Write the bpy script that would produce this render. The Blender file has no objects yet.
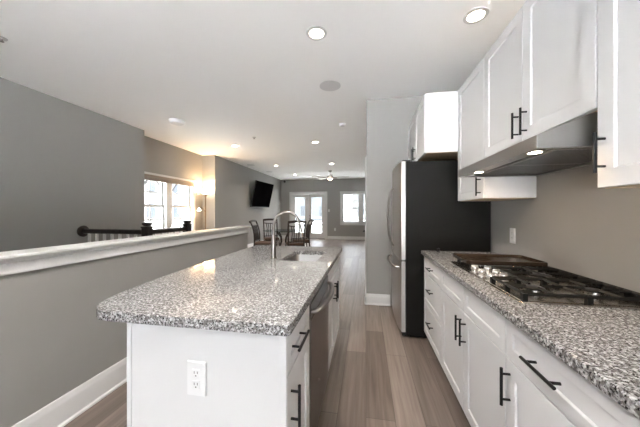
import bpy, bmesh, math, random
from mathutils import Vector, Matrix
random.seed(7)
PI = math.pi
S = bpy.context.scene
COL = S.collection

# ------------------------------------------------------------------ camera, sky, exposure
cam_d = bpy.data.cameras.new('camera'); cam_d.sensor_width = 36; cam_d.lens = 260/640*36
cam_d.shift_y = -1.5/640; cam_d.clip_start = .02; cam_d.clip_end = 500
cam = bpy.data.objects.new('camera', cam_d); COL.objects.link(cam)
cam.location = (0, 0, 1.30); cam.rotation_euler = (PI/2, 0, math.radians(10.03))
S.camera = cam
S.view_settings.view_transform = 'Standard'; S.view_settings.look = 'None'
S.view_settings.gamma = 1; S.view_settings.use_curve_mapping = False
S.view_settings.exposure = 1.4
SKY = 3.2          # overcast sky strength
CAN = 3.0         # watts of one ceiling downlight
w = bpy.data.worlds.new('sky'); S.world = w; w.use_nodes = True
bg = w.node_tree.nodes['Background']; bg.inputs[0].default_value = (.86, .93, 1, 1); bg.inputs[1].default_value = SKY
try:
    S.cycles.sample_clamp_indirect = 120; S.cycles.max_bounces = 14; S.cycles.diffuse_bounces = 8
    S.cycles.use_denoising = True
except Exception: pass

sun_d = bpy.data.lights.new('sun', 'SUN'); sun_d.energy = 80; sun_d.angle = .02; sun_d.color = (.96, .98, 1)
sun = bpy.data.objects.new('sun', sun_d); COL.objects.link(sun); sun.rotation_euler = (0, math.radians(10), 0)   # from the windowless right side

def portal(loc, rot, sx, sy):
    l = bpy.data.lights.new('window_portal', 'AREA'); l.shape = 'RECTANGLE'; l.size = sx; l.size_y = sy
    l.cycles.is_portal = True
    o = bpy.data.objects.new('window_portal', l); COL.objects.link(o); o.location = loc; o.rotation_euler = rot
portal((-4.62, 5.36, 1.43), (PI/2, 0, -PI/2), 1.8, 1.4)      # left window, facing +X
portal((-2.75, 12.42, 1.15), (-PI/2, 0, 0), 1.7, 2.1)        # back door, facing -Y
portal((-.23, 12.42, 1.48), (-PI/2, 0, 0), 1.8, 1.5)
portal((-.45, -3.62, 1.505), (PI/2, 0, 0), 2.9, 1.7)          # added front window behind the camera, facing +Y

# ------------------------------------------------------------------ materials
def nt(name):
    m = bpy.data.materials.new(name); m.use_nodes = True
    return m, m.node_tree.nodes, m.node_tree.links, m.node_tree.nodes['Principled BSDF']
def mat(name, col, rough=.5, metal=0, bump=0, bscale=60, vary=0, vscale=8, coat=0, spec=.5):
    m, n, l, p = nt(name)
    p.inputs['Base Color'].default_value = (*col, 1); p.inputs['Roughness'].default_value = rough
    p.inputs['Metallic'].default_value = metal; p.inputs['Coat Weight'].default_value = coat
    p.inputs['Specular IOR Level'].default_value = spec
    tc = n.new('ShaderNodeTexCoord')
    nz = n.new('ShaderNodeTexNoise'); nz.inputs['Scale'].default_value = vscale; l.new(tc.outputs['Object'], nz.inputs['Vector'])
    if vary:
        r = n.new('ShaderNodeMix'); r.data_type = 'RGBA'
        r.inputs[6].default_value = (*[c*(1-vary) for c in col], 1); r.inputs[7].default_value = (*[min(1, c*(1+vary)) for c in col], 1)
        l.new(nz.outputs['Fac'], r.inputs[0]); l.new(r.outputs[2], p.inputs['Base Color'])
    if bump:
        b = n.new('ShaderNodeTexNoise'); b.inputs['Scale'].default_value = bscale; l.new(tc.outputs['Object'], b.inputs['Vector'])
        bp = n.new('ShaderNodeBump'); bp.inputs['Strength'].default_value = bump; bp.inputs['Distance'].default_value = .002
        l.new(b.outputs['Fac'], bp.inputs['Height']); l.new(bp.outputs['Normal'], p.inputs['Normal'])
    return m
def brushed(name, col, rough, axis, amt=.035):
    m, n, l, p = nt(name)
    p.inputs['Metallic'].default_value = 1
    p.inputs['Specular IOR Level'].default_value = .4
    tc = n.new('ShaderNodeTexCoord'); mp = n.new('ShaderNodeMapping')
    mp.inputs['Scale'].default_value = tuple(3 if i == axis else 260 for i in range(3))
    nz = n.new('ShaderNodeTexNoise'); nz.inputs['Scale'].default_value = 1; nz.inputs['Detail'].default_value = 3
    l.new(tc.outputs['Object'], mp.inputs['Vector']); l.new(mp.outputs['Vector'], nz.inputs['Vector'])
    r = n.new('ShaderNodeMix'); r.data_type = 'RGBA'
    r.inputs[6].default_value = (*[c*(1-amt) for c in col], 1); r.inputs[7].default_value = (*[c*(1+amt) for c in col], 1)
    l.new(nz.outputs['Fac'], r.inputs[0]); l.new(r.outputs[2], p.inputs['Base Color'])
    mr = n.new('ShaderNodeMapRange'); mr.inputs[3].default_value = rough-.02; mr.inputs[4].default_value = rough+.04
    l.new(nz.outputs['Fac'], mr.inputs[0]); l.new(mr.outputs[0], p.inputs['Roughness'])
    return m
def emit(name, col, s):
    m, n, l, p = nt(name)
    p.inputs['Base Color'].default_value = (.8, .8, .8, 1)
    p.inputs['Emission Color'].default_value = (*col, 1); p.inputs['Emission Strength'].default_value = s
    return m
def glass(name, tint=(1, 1, 1), refl=.06):
    m, n, l, p = nt(name); n.remove(p)
    t = n.new('ShaderNodeBsdfTransparent'); t.inputs[0].default_value = (*tint, 1)
    g = n.new('ShaderNodeBsdfGlossy'); g.inputs['Roughness'].default_value = .02
    lw = n.new('ShaderNodeLayerWeight'); lw.inputs[0].default_value = .5
    pw = n.new('ShaderNodeMath'); pw.operation = 'POWER'; pw.inputs[1].default_value = 5; l.new(lw.outputs['Facing'], pw.inputs[0])
    f = n.new('ShaderNodeMath'); f.operation = 'MULTIPLY_ADD'; f.inputs[1].default_value = .6; f.inputs[2].default_value = .03; l.new(pw.outputs[0], f.inputs[0])
    mx = n.new('ShaderNodeMixShader'); l.new(f.outputs[0], mx.inputs[0]); l.new(t.outputs[0], mx.inputs[1]); l.new(g.outputs[0], mx.inputs[2])
    l.new(mx.outputs[0], n['Material Output'].inputs[0])
    return m
def granite(name):
    m, n, l, p = nt(name)
    tc = n.new('ShaderNodeTexCoord')
    def ns(scale, det, off):
        mp = n.new('ShaderNodeMapping'); mp.inputs['Location'].default_value = (off, off*1.7, off*.6)
        l.new(tc.outputs['Object'], mp.inputs['Vector'])
        t = n.new('ShaderNodeTexNoise'); t.inputs['Scale'].default_value = scale; t.inputs['Detail'].default_value = det
        t.inputs['Roughness'].default_value = .6; l.new(mp.outputs['Vector'], t.inputs['Vector']); return t
    def ramp(src, stops):
        r = n.new('ShaderNodeValToRGB'); e = r.color_ramp.elements
        e[0].position, e[0].color = stops[0][0], (*stops[0][1], 1); e[1].position, e[1].color = stops[-1][0], (*stops[-1][1], 1)
        for pos, c in stops[1:-1]:
            k = e.new(pos); k.color = (*c, 1)
        l.new(src, r.inputs[0]); return r
    base = ramp(ns(95, 4, 0).outputs['Fac'], [(.36, (.10, .095, .09)), (.44, (.215, .214, .216)), (.53, (.375, .37, .37)), (.66, (.57, .57, .575))])
    v = n.new('ShaderNodeTexVoronoi'); v.inputs['Scale'].default_value = 165; l.new(tc.outputs['Object'], v.inputs['Vector'])
    sep = n.new('ShaderNodeSeparateColor'); l.new(v.outputs['Color'], sep.inputs[0])
    gr = ramp(sep.outputs[0], [(.0, (0, 0, 0)), (.70, (0, 0, 0)), (.78, (1, 1, 1)), (1, (1, 1, 1))])
    m1 = n.new('ShaderNodeMix'); m1.data_type = 'RGBA'; l.new(gr.outputs[0], m1.inputs[0]); l.new(base.outputs[0], m1.inputs[6])
    m1.inputs[7].default_value = (.17, .16, .155, 1)
    bk = ramp(ns(140, 3, 4).outputs['Fac'], [(.0, (0, 0, 0)), (.545, (0, 0, 0)), (.585, (1, 1, 1)), (1, (1, 1, 1))])
    m2 = n.new('ShaderNodeMix'); m2.data_type = 'RGBA'; l.new(bk.outputs[0], m2.inputs[0]); l.new(m1.outputs[2], m2.inputs[6])
    m2.inputs[7].default_value = (.012, .012, .015, 1)
    l.new(m2.outputs[2], p.inputs['Base Color'])
    p.inputs['Roughness'].default_value = .06; p.inputs['Specular IOR Level'].default_value = .5
    return m
def planks(name):
    m, n, l, p = nt(name)
    tc = n.new('ShaderNodeTexCoord')
    mp = n.new('ShaderNodeMapping'); mp.inputs['Rotation'].default_value = (0, 0, PI/2); l.new(tc.outputs['Object'], mp.inputs['Vector'])
    br = n.new('ShaderNodeTexBrick'); br.offset = .37; br.inputs['Scale'].default_value = 1
    br.inputs['Brick Width'].default_value = 1.22; br.inputs['Row Height'].default_value = .18
    br.inputs['Mortar Size'].default_value = .0016; br.inputs['Bias'].default_value = 0
    br.inputs['Color1'].default_value = (0, 0, 0, 1); br.inputs['Color2'].default_value = (1, 1, 1, 1); br.inputs['Mortar'].default_value = (.5, .5, .5, 1)
    l.new(mp.outputs[0], br.inputs['Vector'])
    mg = n.new('ShaderNodeMapping'); mg.inputs['Scale'].default_value = (26, 1.1, 1); l.new(tc.outputs['Object'], mg.inputs['Vector'])
    nz = n.new('ShaderNodeTexNoise'); nz.inputs['Scale'].default_value = 1.6; nz.inputs['Detail'].default_value = 6; nz.inputs['Distortion'].default_value = .6
    l.new(mg.outputs[0], nz.inputs['Vector'])
    sp = n.new('ShaderNodeSeparateColor'); l.new(br.outputs['Color'], sp.inputs[0])
    ad = n.new('ShaderNodeMath'); ad.operation = 'MULTIPLY_ADD'; ad.inputs[1].default_value = .35; l.new(sp.outputs[0], ad.inputs[0])
    mu = n.new('ShaderNodeMath'); mu.operation = 'MULTIPLY'; mu.inputs[1].default_value = .75; l.new(nz.outputs['Fac'], mu.inputs[0]); l.new(mu.outputs[0], ad.inputs[2])
    r = n.new('ShaderNodeValToRGB'); e = r.color_ramp.elements
    e[0].position, e[0].color = .22, (.095, .072, .058, 1); e[1].position, e[1].color = .85, (.26, .215, .185, 1)
    k = e.new(.52); k.color = (.165, .130, .108, 1)
    l.new(ad.outputs[0], r.inputs[0])
    mm = n.new('ShaderNodeMix'); mm.data_type = 'RGBA'; l.new(br.outputs['Fac'], mm.inputs[0]); l.new(r.outputs[0], mm.inputs[6]); mm.inputs[7].default_value = (.06, .046, .038, 1)
    l.new(mm.outputs[2], p.inputs['Base Color']); p.inputs['Roughness'].default_value = .36
    bp = n.new('ShaderNodeBump'); bp.inputs['Strength'].default_value = .15; bp.inputs['Distance'].default_value = .002
    l.new(nz.outputs['Fac'], bp.inputs['Height']); l.new(bp.outputs[0], p.inputs['Normal'])
    return m

M = {}
M['wall'] = mat('greige_wall_paint', (.285, .276, .263), .75, bump=.06, bscale=220)
M['ceiling'] = mat('white_ceiling_paint', (.88, .875, .865), .9, bump=.05, bscale=200)
M['trim'] = mat('white_trim_paint', (.60, .595, .59), .4)
M['cab'] = mat('white_cabinet_lacquer', (.59, .59, .595), .5, spec=.2)
M['cabin'] = mat('cabinet_underside_wood', (.55, .42, .28), .6)
M['black'] = mat('matte_black_metal', (.008, .008, .0085), .4, 0, spec=.25)
M['steel'] = brushed('brushed_stainless_vertical', (.46, .44, .425), .3, 2)
M['steel_y'] = brushed('brushed_stainless_along', (.36, .35, .34), .28, 1)
M['steel_x'] = brushed('brushed_stainless_across', (.33, .325, .32), .3, 0)
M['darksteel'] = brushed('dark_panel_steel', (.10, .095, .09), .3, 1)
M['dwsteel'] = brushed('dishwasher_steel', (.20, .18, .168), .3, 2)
M['filter'] = mat('hood_filter_mesh', (.28, .27, .26), .45, 1)
M['chrome'] = mat('satin_nickel', (.30, .28, .26), .33, 1)
M['fridge'] = mat('dark_grey_enamel', (.010, .009, .008), .5, spec=.12)
M['gasket'] = mat('black_rubber', (.01, .01, .01), .6)
M['doorside'] = mat('grey_painted_steel', (.52, .50, .48), .35, .6)
M['granite'] = granite('speckled_granite')
M['floor'] = planks('plank_floor')
M['iron'] = mat('cast_iron', (.010, .0095, .009), .5, 0, bump=.15, bscale=300, spec=.2)
M['tray'] = mat('cooktop_steel', (.50, .47, .44), .22, 1)
M['knob'] = mat('knob_metal', (.78, .76, .74), .25, .9)
M['griddle'] = mat('seasoned_griddle', (.040, .027, .019), .22, .2, vary=.4, vscale=5)
M['plastic'] = mat('white_plastic', (.66, .66, .665), .4)
M['slot'] = mat('dark_slot', (.10, .10, .10), .6)
M['grille'] = mat('white_grille', (.62, .62, .62), .7, bump=.5, bscale=500)
M['espresso'] = mat('espresso_wood', (.012, .008, .007), .28)
M['chair'] = mat('dark_bronze_metal', (.030, .020, .016), .4, .2)
M['cushion'] = mat('brown_cushion_fabric', (.085, .048, .032), .8, vary=.2, vscale=40)
M['screen'] = mat('black_screen', (.003, .003, .0035), .5, spec=0)
M['bezel'] = mat('black_plastic', (.012, .012, .012), .4)
M['glass'] = glass('window_glass')
M['tableglass'] = glass('table_glass', (.72, .80, .80))
M['blind'] = mat('stacked_blind', (.27, .22, .18), .6)
M['bronze'] = mat('lamp_bronze', (.16, .11, .07), .35, .8)
M['can'] = emit('downlight_lens', (1, .90, .74), 7)
M['hoodled'] = emit('hood_lens', (1, .88, .70), 9)
M['bowl'] = emit('lit_glass_bowl', (1, .72, .42), 7)
M['fanled'] = emit('fan_lens', (1, .85, .65), 4)
M['blade'] = mat('pale_wood_blade', (.42, .38, .34), .4)
M['bounce_ground'] = mat('pale_ground', (.84, .85, .86), .9, vary=.15, vscale=.2)  # front ground made this pale to bounce sunlight onto the ceiling
M['yard'] = mat('winter_lawn', (.14, .145, .14), .95, vary=.2, vscale=.3)
M['siding'] = mat('pale_siding', (.10, .108, .118), .8)
M['siding2'] = mat('cream_siding', (.12, .117, .113), .8)
M['roof'] = mat('grey_shingles', (.05, .052, .06), .9, vary=.2, vscale=5)
M['winext'] = mat('dark_house_window', (.04, .045, .052), .2)
M['bark'] = mat('grey_bark', (.016, .014, .013), .9)
M['fence'] = mat('white_vinyl', (.14, .14, .145), .6)
M['paper'] = mat('white_card', (.85, .85, .86), .6)

# ------------------------------------------------------------------ mesh helpers
def box(bm, x0, x1, y0, y1, z0, z1):
    x0, x1 = min(x0, x1), max(x0, x1); y0, y1 = min(y0, y1), max(y0, y1); z0, z1 = min(z0, z1), max(z0, z1)
    v = [bm.verts.new(p) for p in ((x0,y0,z0),(x1,y0,z0),(x1,y1,z0),(x0,y1,z0),(x0,y0,z1),(x1,y0,z1),(x1,y1,z1),(x0,y1,z1))]
    for f in ((0,3,2,1),(4,5,6,7),(0,1,5,4),(1,2,6,5),(2,3,7,6),(3,0,4,7)): bm.faces.new([v[i] for i in f])
def frame_of(d):
    d = d.normalized(); a = Vector((0,0,1)) if abs(d.z) < .9 else Vector((1,0,0))
    u = d.cross(a).normalized(); return u, d.cross(u).normalized()
def cyl(bm, p0, p1, r0, r1=None, seg=16):
    tube(bm, [p0, p1], [r0, r0 if r1 is None else r1], seg)
def tube(bm, pts, r, seg=8, sx=1, sy=1):
    pts = [Vector(p) for p in pts]; n = len(pts)
    rs = r if isinstance(r, (list, tuple)) else [r]*n
    rings = []; u = None
    for i, p in enumerate(pts):
        d = (pts[min(i+1, n-1)] - pts[max(i-1, 0)]).normalized()
        if u is None: u, v = frame_of(d)
        else:
            u = (u - d*u.dot(d)).normalized(); v = d.cross(u)
        rings.append([bm.verts.new(p + (u*math.cos(2*PI*k/seg)*sx + v*math.sin(2*PI*k/seg)*sy)*rs[i]) for k in range(seg)])
    for a, b in zip(rings, rings[1:]):
        for k in range(seg): bm.faces.new((a[k], a[(k+1) % seg], b[(k+1) % seg], b[k]))
    bm.faces.new(rings[0][::-1]); bm.faces.new(rings[-1])
def lathe(bm, prof, c=(0,0,0), seg=32, mtx=None):
    c = Vector(c); rings = []
    for r, z in prof:
        ps = [Vector((r*math.cos(2*PI*k/seg), r*math.sin(2*PI*k/seg), z)) for k in range(seg)]
        if mtx: ps = [mtx @ p for p in ps]
        rings.append([bm.verts.new(c + p) for p in ps])
    for a, b in zip(rings, rings[1:]):
        for k in range(seg): bm.faces.new((a[k], a[(k+1) % seg], b[(k+1) % seg], b[k]))
    bm.faces.new(rings[0][::-1]); bm.faces.new(rings[-1])
def prism(bm, poly, axis, a0, a1):
    """poly: 2-D points in the two other axes (in x,y,z order) extruded along axis"""
    def P(p, a):
        q = list(p); q.insert(axis, a); return q
    A = [bm.verts.new(P(p, a0)) for p in poly]; B = [bm.verts.new(P(p, a1)) for p in poly]
    n = len(poly)
    for k in range(n): bm.faces.new((A[k], A[(k+1) % n], B[(k+1) % n], B[k]))
    bm.faces.new(A[::-1]); bm.faces.new(B)
def arc(cx, cy, r, a0, a1, n): return [(cx + r*math.cos(a0+(a1-a0)*i/n), cy + r*math.sin(a0+(a1-a0)*i/n)) for i in range(n+1)]
WORLD = set()      # things whose parts are given in world coordinates
def obj(name, bm, m, parent=None, bevel=0, smooth=None, seg=2):
    bmesh.ops.recalc_face_normals(bm, faces=bm.faces)
    me = bpy.data.meshes.new(name); bm.to_mesh(me); bm.free()
    me.materials.append(M[m] if isinstance(m, str) else m)
    o = bpy.data.objects.new(name, me); COL.objects.link(o)
    if smooth is None: smooth = True
    if smooth:
        for p in me.polygons: p.use_smooth = True
        try: me.set_sharp_from_angle(angle=math.radians(35))
        except Exception: pass
    if bevel:
        b = o.modifiers.new('bevel', 'BEVEL'); b.width = bevel; b.segments = seg; b.limit_method = 'ANGLE'; b.angle_limit = math.radians(40)
    if parent is not None:
        o.parent = parent
        if parent.name in WORLD: o.location = -parent.location
    return o
def new(): return bmesh.new()
def tag(o, label, cat, group=None):
    o['label'] = label; o['category'] = cat
    if group: o['group'] = group
    return o
def thing(name, label, cat, loc, group=None, rz=0, world=True):
    o = bpy.data.objects.new(name, None); COL.objects.link(o); o.location = loc; o.rotation_euler = (0, 0, rz)
    o.empty_display_size = .05
    tag(o, label, cat, group)
    if world: WORLD.add(o.name)
    return o
def struct(name, bm, m, parent=None, bevel=0, label=None):
    o = obj(name, bm, m, parent, bevel)
    if parent is None: o['kind'] = 'structure'
    if label: o['label'] = label
    return o
def sroot(name, loc=(0,0,0)):
    o = bpy.data.objects.new(name, None); COL.objects.link(o); o.location = loc; o['kind'] = 'structure'; WORLD.add(o.name); return o
def copy_tree(o, parent=None):
    c = o.copy(); COL.objects.link(c)
    if parent is not None: c.parent = parent
    for ch in list(o.children): copy_tree(ch, c)
    return c

# ------------------------------------------------------------------ room shell
H = 2.88
bm = new(); box(bm, -4.8, 1.4, -3.75, 12.5, -.12, 0); struct('floor', bm, 'floor')
bm = new(); box(bm, -4.8, 1.4, -3.75, 12.5, H, H+.12); struct('ceiling', bm, 'ceiling')
def wall_open(bm, axis, a0, a1, b0, b1, holes):
    """slab a0..a1 thick on axis, running b0..b1, with (lo, hi, z0, z1) openings"""
    def bx(lo, hi, z0, z1):
        if hi-lo < 1e-4 or z1-z0 < 1e-4: return
        if axis == 0: box(bm, a0, a1, lo, hi, z0, z1)
        else: box(bm, lo, hi, a0, a1, z0, z1)
    p = b0
    for lo, hi, z0, z1 in sorted(holes):
        bx(p, lo, 0, H); bx(lo, hi, 0, z0); bx(lo, hi, z1, H); p = hi
    bx(p, b1, 0, H)
bm = new(); box(bm, -4.68, -4.22, -3.6, 4.36, 0, H); struct('wall_left', bm, 'wall')
bm = new(); wall_open(bm, 0, -4.68, -4.51, 4.36, 6.6, [(4.50, 6.22, .78, 2.09)]); struct('wall_left_window', bm, 'wall')
bm = new(); box(bm, -4.68, -4.13, 6.6, 12.3, 0, H); struct('wall_left_far', bm, 'wall')
bm = new(); wall_open(bm, 1, 12.3, 12.46, -4.68, 1.34, [(-3.60, -1.91, 0, 2.19), (-1.11, .65, .78, 2.19)]); struct('wall_back', bm, 'wall')
bm = new(); box(bm, 1.22, 1.34, -3.6, 12.3, 0, H); struct('wall_right', bm, 'wall')
bm = new(); box(bm, .004, 1.22, 3.73, 5.6, 0, H); struct('wall_partition', bm, 'wall')
bm = new(); wall_open(bm, 1, -3.75, -3.6, -4.68, 1.34, [(-1.9, 1.0, .65, 2.36)]); struct('wall_front', bm, 'wall')
bm = new(); box(bm, -1.945, -1.83, -3.6, 3.82, 0, 1.06); struct('wall_half', bm, 'wall')

# half-wall cap and band
bm = new(); box(bm, -1.985, -1.782, -3.6, 3.86, 1.06, 1.08); struct('trim_1', bm, 'trim', bevel=.005)
bm = new()
prism(bm, [(-1.83, .976), (-1.816, .976), (-1.813, .984), (-1.815, .992), (-1.815, 1.034), (-1.809, 1.038), (-1.809, 1.06), (-1.83, 1.06)], 1, -3.6, 3.845)
prism(bm, [(-1.945, .978), (-1.961, .978), (-1.963, 1.025), (-1.975, 1.06), (-1.945, 1.06)], 1, -3.6, 3.845)
box(bm, -1.962, -1.813, 3.82, 3.838, .978, 1.06)
struct('trim_2', bm, 'trim')

def base_prof(h, t):    # (offset out of wall, z)
    return [(0, 0), (t+.010, 0), (t+.010, .012), (t, .022), (t, h-.045), (t*.8, h-.03), (t*.55, h-.02), (t*.5, h-.006), (t*.3, h), (0, h)]
def baseboard(name, axis, wall, sgn, a0, a1, h=.15, t=.015):
    """axis 1: the board runs along Y on the plane x = wall; axis 0: along X on y = wall"""
    bm = new(); prof = [(wall + sgn*o, z) for o, z in base_prof(h, t)]
    prism(bm, prof, axis, a0, a1)
    struct(name, bm, 'trim')
baseboard('baseboard_half', 1, -1.83, 1, -3.6, 3.84, h=.175)
baseboard('baseboard_half_end', 0, 3.82, 1, -1.96, -1.815, h=.175)
baseboard('baseboard_left', 1, -4.22, 1, -3.6, 4.36)
baseboard('baseboard_left_far', 1, -4.13, 1, 6.585, 12.3)
baseboard('baseboard_left_return', 0, 6.6, -1, -4.5, -4.115)
baseboard('baseboard_back_left', 0, 12.3, -1, -4.115, -3.70)
baseboard('baseboard_back', 0, 12.3, -1, -1.81, 1.22)
baseboard('baseboard_partition', 0, 3.73, -1, -.013, .33)
baseboard('baseboard_partition_side', 1, .004, -1, 3.715, 4.02)
baseboard('baseboard_partition_far', 1, .004, -1, 5.02, 5.615)

# ------------------------------------------------------------------ windows and doors (local: x along, y outward, z up)
def put(o, loc, rz):
    o.location = loc; o.rotation_euler = (0, 0, rz)
def window(name, loc, rz, wd, z0, z1, units, mull=.14, cas=.09, cols=2, rows=2, depth=.15, wdth_rail=.045):
    """opening from x=0..wd on the inner wall plane y=0, outward +y"""
    r = bpy.data.objects.new(name, None); COL.objects.link(r); r['kind'] = 'structure'; put(r, loc, rz)
    bm = new(); c = .018
    box(bm, -cas, 0, -c, 0, z0-.02, z1+cas); box(bm, wd, wd+cas, -c, 0, z0-.02, z1+cas)
    box(bm, -cas-.012, wd+cas+.012, -c-.006, 0, z1, z1+cas); box(bm, -cas, wd+cas, -c, 0, z0-.10, z0-.02)
    obj('casing', bm, 'trim', r, .003)
    bm = new(); box(bm, -cas-.02, wd+cas+.02, -.05, .04, z0-.02, z0+.004); obj('window_sill', bm, 'trim', r, .004)
    bm = new(); j = .025
    box(bm, 0, j, 0, depth, z0, z1); box(bm, wd-j, wd, 0, depth, z0, z1); box(bm, j, wd-j, 0, depth, z1-j, z1); box(bm, j, wd-j, .04, depth, z0, z0+j)
    uw = (wd - mull*(units-1))/units
    for i in range(1, units): box(bm, i*(uw+mull)-mull, i*(uw+mull), .005, depth, z0+j, z1-j)
    obj('window_frame', bm, 'trim', r, .002)
    zm = (z0+z1)/2
    for i in range(units):
        x0 = i*(uw+mull) + (j if i == 0 else 0); x1 = i*(uw+mull)+uw - (j if i == units-1 else 0)
        for lo, hi, yy in ((z0+j, zm+.02, .07), (zm-.02, z1-j, .105)):
            bm = new(); s = wdth_rail
            box(bm, x0, x0+s, yy, yy+.03, lo, hi); box(bm, x1-s, x1, yy, yy+.03, lo, hi)
            box(bm, x0+s, x1-s, yy, yy+.03, lo, lo+s); box(bm, x0+s, x1-s, yy, yy+.03, hi-s, hi)
            for k in range(1, cols):
                xx = x0+s+(x1-x0-2*s)*k/cols; box(bm, xx-.012, xx+.012, yy+.008, yy+.022, lo+s, hi-s)
            for k in range(1, rows):
                zz = lo+s+(hi-lo-2*s)*k/rows; box(bm, x0+s, x1-s, yy+.0085, yy+.0215, zz-.012, zz+.012)
            so = obj('sash', bm, 'trim', r)
            bm = new(); box(bm, x0+s, x1-s, yy+.013, yy+.017, lo+s, hi-s); obj('pane', bm, 'glass', so)
    return r
window('window_1', (-4.51, 4.50, 0), PI/2, 1.72, .78, 2.09, 2, mull=.17, cas=.045)
window('window_2', (-1.11, 12.3, 0), 0, 1.76, .78, 2.19, 2, mull=.13)
window('added_window', (1.0, -3.6, 0), PI, 2.9, .65, 2.36, 3, mull=.10, cols=1, rows=1)  # unseen window added behind the camera to light the kitchen

# raised blind on the left window
t = thing('window_blind', 'raised brown-grey blind stacked at the head of the double window', 'blind', (-4.49, 5.36, 2.09))
bm = new(); box(bm, -4.53, -4.47, 4.52, 6.20, 2.045, 2.088); obj('headrail', bm, 'blind', t, .003)
bm = new()
for k in range(6): box(bm, -4.525+.002*(k % 2), -4.475+.002*(k % 2), 4.54, 6.18, 2.038-.009*k-.005, 2.038-.009*k)
obj('slat_stack', bm, 'blind', t)
bm = new(); box(bm, -4.525, -4.475, 4.54, 6.18, 1.968, 1.985); obj('bottom_rail', bm, 'blind', t, .003)

# french doors in the back wall
r = bpy.data.objects.new('door_1', None); COL.objects.link(r); r['kind'] = 'structure'; r.location = (-3.60, 12.3, 0)
bm = new(); wd, zt = 1.69, 2.19
box(bm, -.09, 0, -.02, 0, 0, zt+.09); box(bm, wd, wd+.09, -.02, 0, 0, zt+.09); box(bm, 0, wd, -.02, 0, zt, zt+.09)
box(bm, 0, .025, 0, .14, 0, zt); box(bm, wd-.025, wd, 0, .14, 0, zt); box(bm, .025, wd-.025, 0, .14, zt-.025, zt)
obj('door_frame', bm, 'trim', r, .003)
bm = new(); box(bm, .025, wd-.025, -.01, .14, 0, .022); obj('threshold', bm, 'espresso', r, .003)
for x0, x1 in ((.03, wd/2-.004), (wd/2+.004, wd-.03)):
    bm = new(); s = .135
    box(bm, x0, x0+s, .04, .085, .026, zt-.03); box(bm, x1-s, x1, .04, .085, .026, zt-.03)
    box(bm, x0+s, x1-s, .04, .085, .026, .27); box(bm, x0+s, x1-s, .04, .085, zt-.16, zt-.03)
    for a, b, c_, d in ((x0+s, x0+s+.02, .27, zt-.16), (x1-s-.02, x1-s, .27, zt-.16), (x0+s+.02, x1-s-.02, .27, .29), (x0+s+.02, x1-s-.02, zt-.18, zt-.16)):
        box(bm, a, b, .032, .093, c_, d)
    lf = obj('door_leaf', bm, 'trim', r, .003)
    bm = new(); box(bm, x0+s+.01, x1-s-.01, .06, .065, .28, zt-.17); obj('pane', bm, 'glass', lf)
bm = new()
for z in (.98, 1.12, 1.93):
    lathe(bm, [(.001, 0), (.028, 0), (.026, -.014), (.012, -.02), (.012, -.04), (.024, -.045), (.024, -.06), (.001, -.062)], (wd/2+.075 if z < 1.5 else wd/2-.06, .04, z), 16, Matrix.Rotation(-PI/2, 3, 'X'))
obj('door_hardware', bm, 'chrome', r)
# closed door on the side of the partition
r = bpy.data.objects.new('door_2', None); COL.objects.link(r); r['kind'] = 'structure'; r.location = (.004, 4.10, 0)
bm = new(); box(bm, -.018, 0, -.08, 0, 0, 2.15); box(bm, -.018, 0, .82, .90, 0, 2.15); box(bm, -.018, 0, 0, .82, 2.07, 2.15)
obj('door_frame', bm, 'trim', r, .003)
bm = new(); box(bm, -.006, 0, 0, .82, .01, 2.07)
for z0, z1 in ((.2, .95), (1.08, 1.93)): box(bm, -.011, -.004, .12, .70, z0, z1)
obj('door_panel', bm, 'trim', r, .003)
bm = new(); cyl(bm, (-.005, .75, .95), (-.05, .75, .95), .012); tube(bm, [(-.048, .755, .95), (-.05, .70, .95), (-.048, .64, .952)], .009, 10)
cyl(bm, (-.004, .75, .95), (-.014, .75, .95), .027)
obj('door_handle', bm, 'black', r)

# ------------------------------------------------------------------ cabinet parts
def front(parent, name, xf, dr, y0, y1, z0, z1, rail=.062, th=.02, m='cab', rec=.008):
    """shaker front whose face lies on x = xf and looks along dr (-1 or +1)"""
    bm = new()
    def X(d): return xf - dr*d
    def ring(i, d): return [bm.verts.new((X(d), y, z)) for y, z in ((y0+i, z0+i), (y1-i, z0+i), (y1-i, z1-i), (y0+i, z1-i))]
    R = [ring(0, th), ring(0, .0015), ring(.0015, 0), ring(rail, 0), ring(rail+.002, .002), ring(rail+.004, rec), ]
    for a, b in zip(R, R[1:]):
        for k in range(4): bm.faces.new((a[k], a[(k+1) % 4], b[(k+1) % 4], b[k]))
    bm.faces.new(R[-1]); bm.faces.new(R[0][::-1])
    return obj(name, bm, m, parent, smooth=False)
def pull(parent, xf, dr, y, z, L=.15, vertical=True, out=.032, r=.0058):
    bm = new(); x = xf + dr*out
    if vertical:
        cyl(bm, (x, y, z-L/2), (x, y, z+L/2), r)
        for s in (-1, 1): cyl(bm, (xf-dr*.001, y, z+s*L*.34), (x, y, z+s*L*.34), r*.8)
    else:
        cyl(bm, (x, y-L/2, z), (x, y+L/2, z), r)
        for s in (-1, 1): cyl(bm, (xf-dr*.001, y+s*L*.34, z), (x, y+s*L*.34, z), r*.8)
    return obj('handle', bm, 'black', parent)
XD, G = .567, .003                   # right-hand door plane, half gap
def carcass(parent, x0, x1, y0, y1, z0, z1, toe=None, name='body', m='cab'):
    bm = new(); box(bm, x0, x1, y0, y1, z0, z1)
    if toe is not None: box(bm, toe, x1 if toe < x1 and x1 > .4 else x0, y0, y1, .0, z0)
    return obj(name, bm, m, parent)

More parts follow.
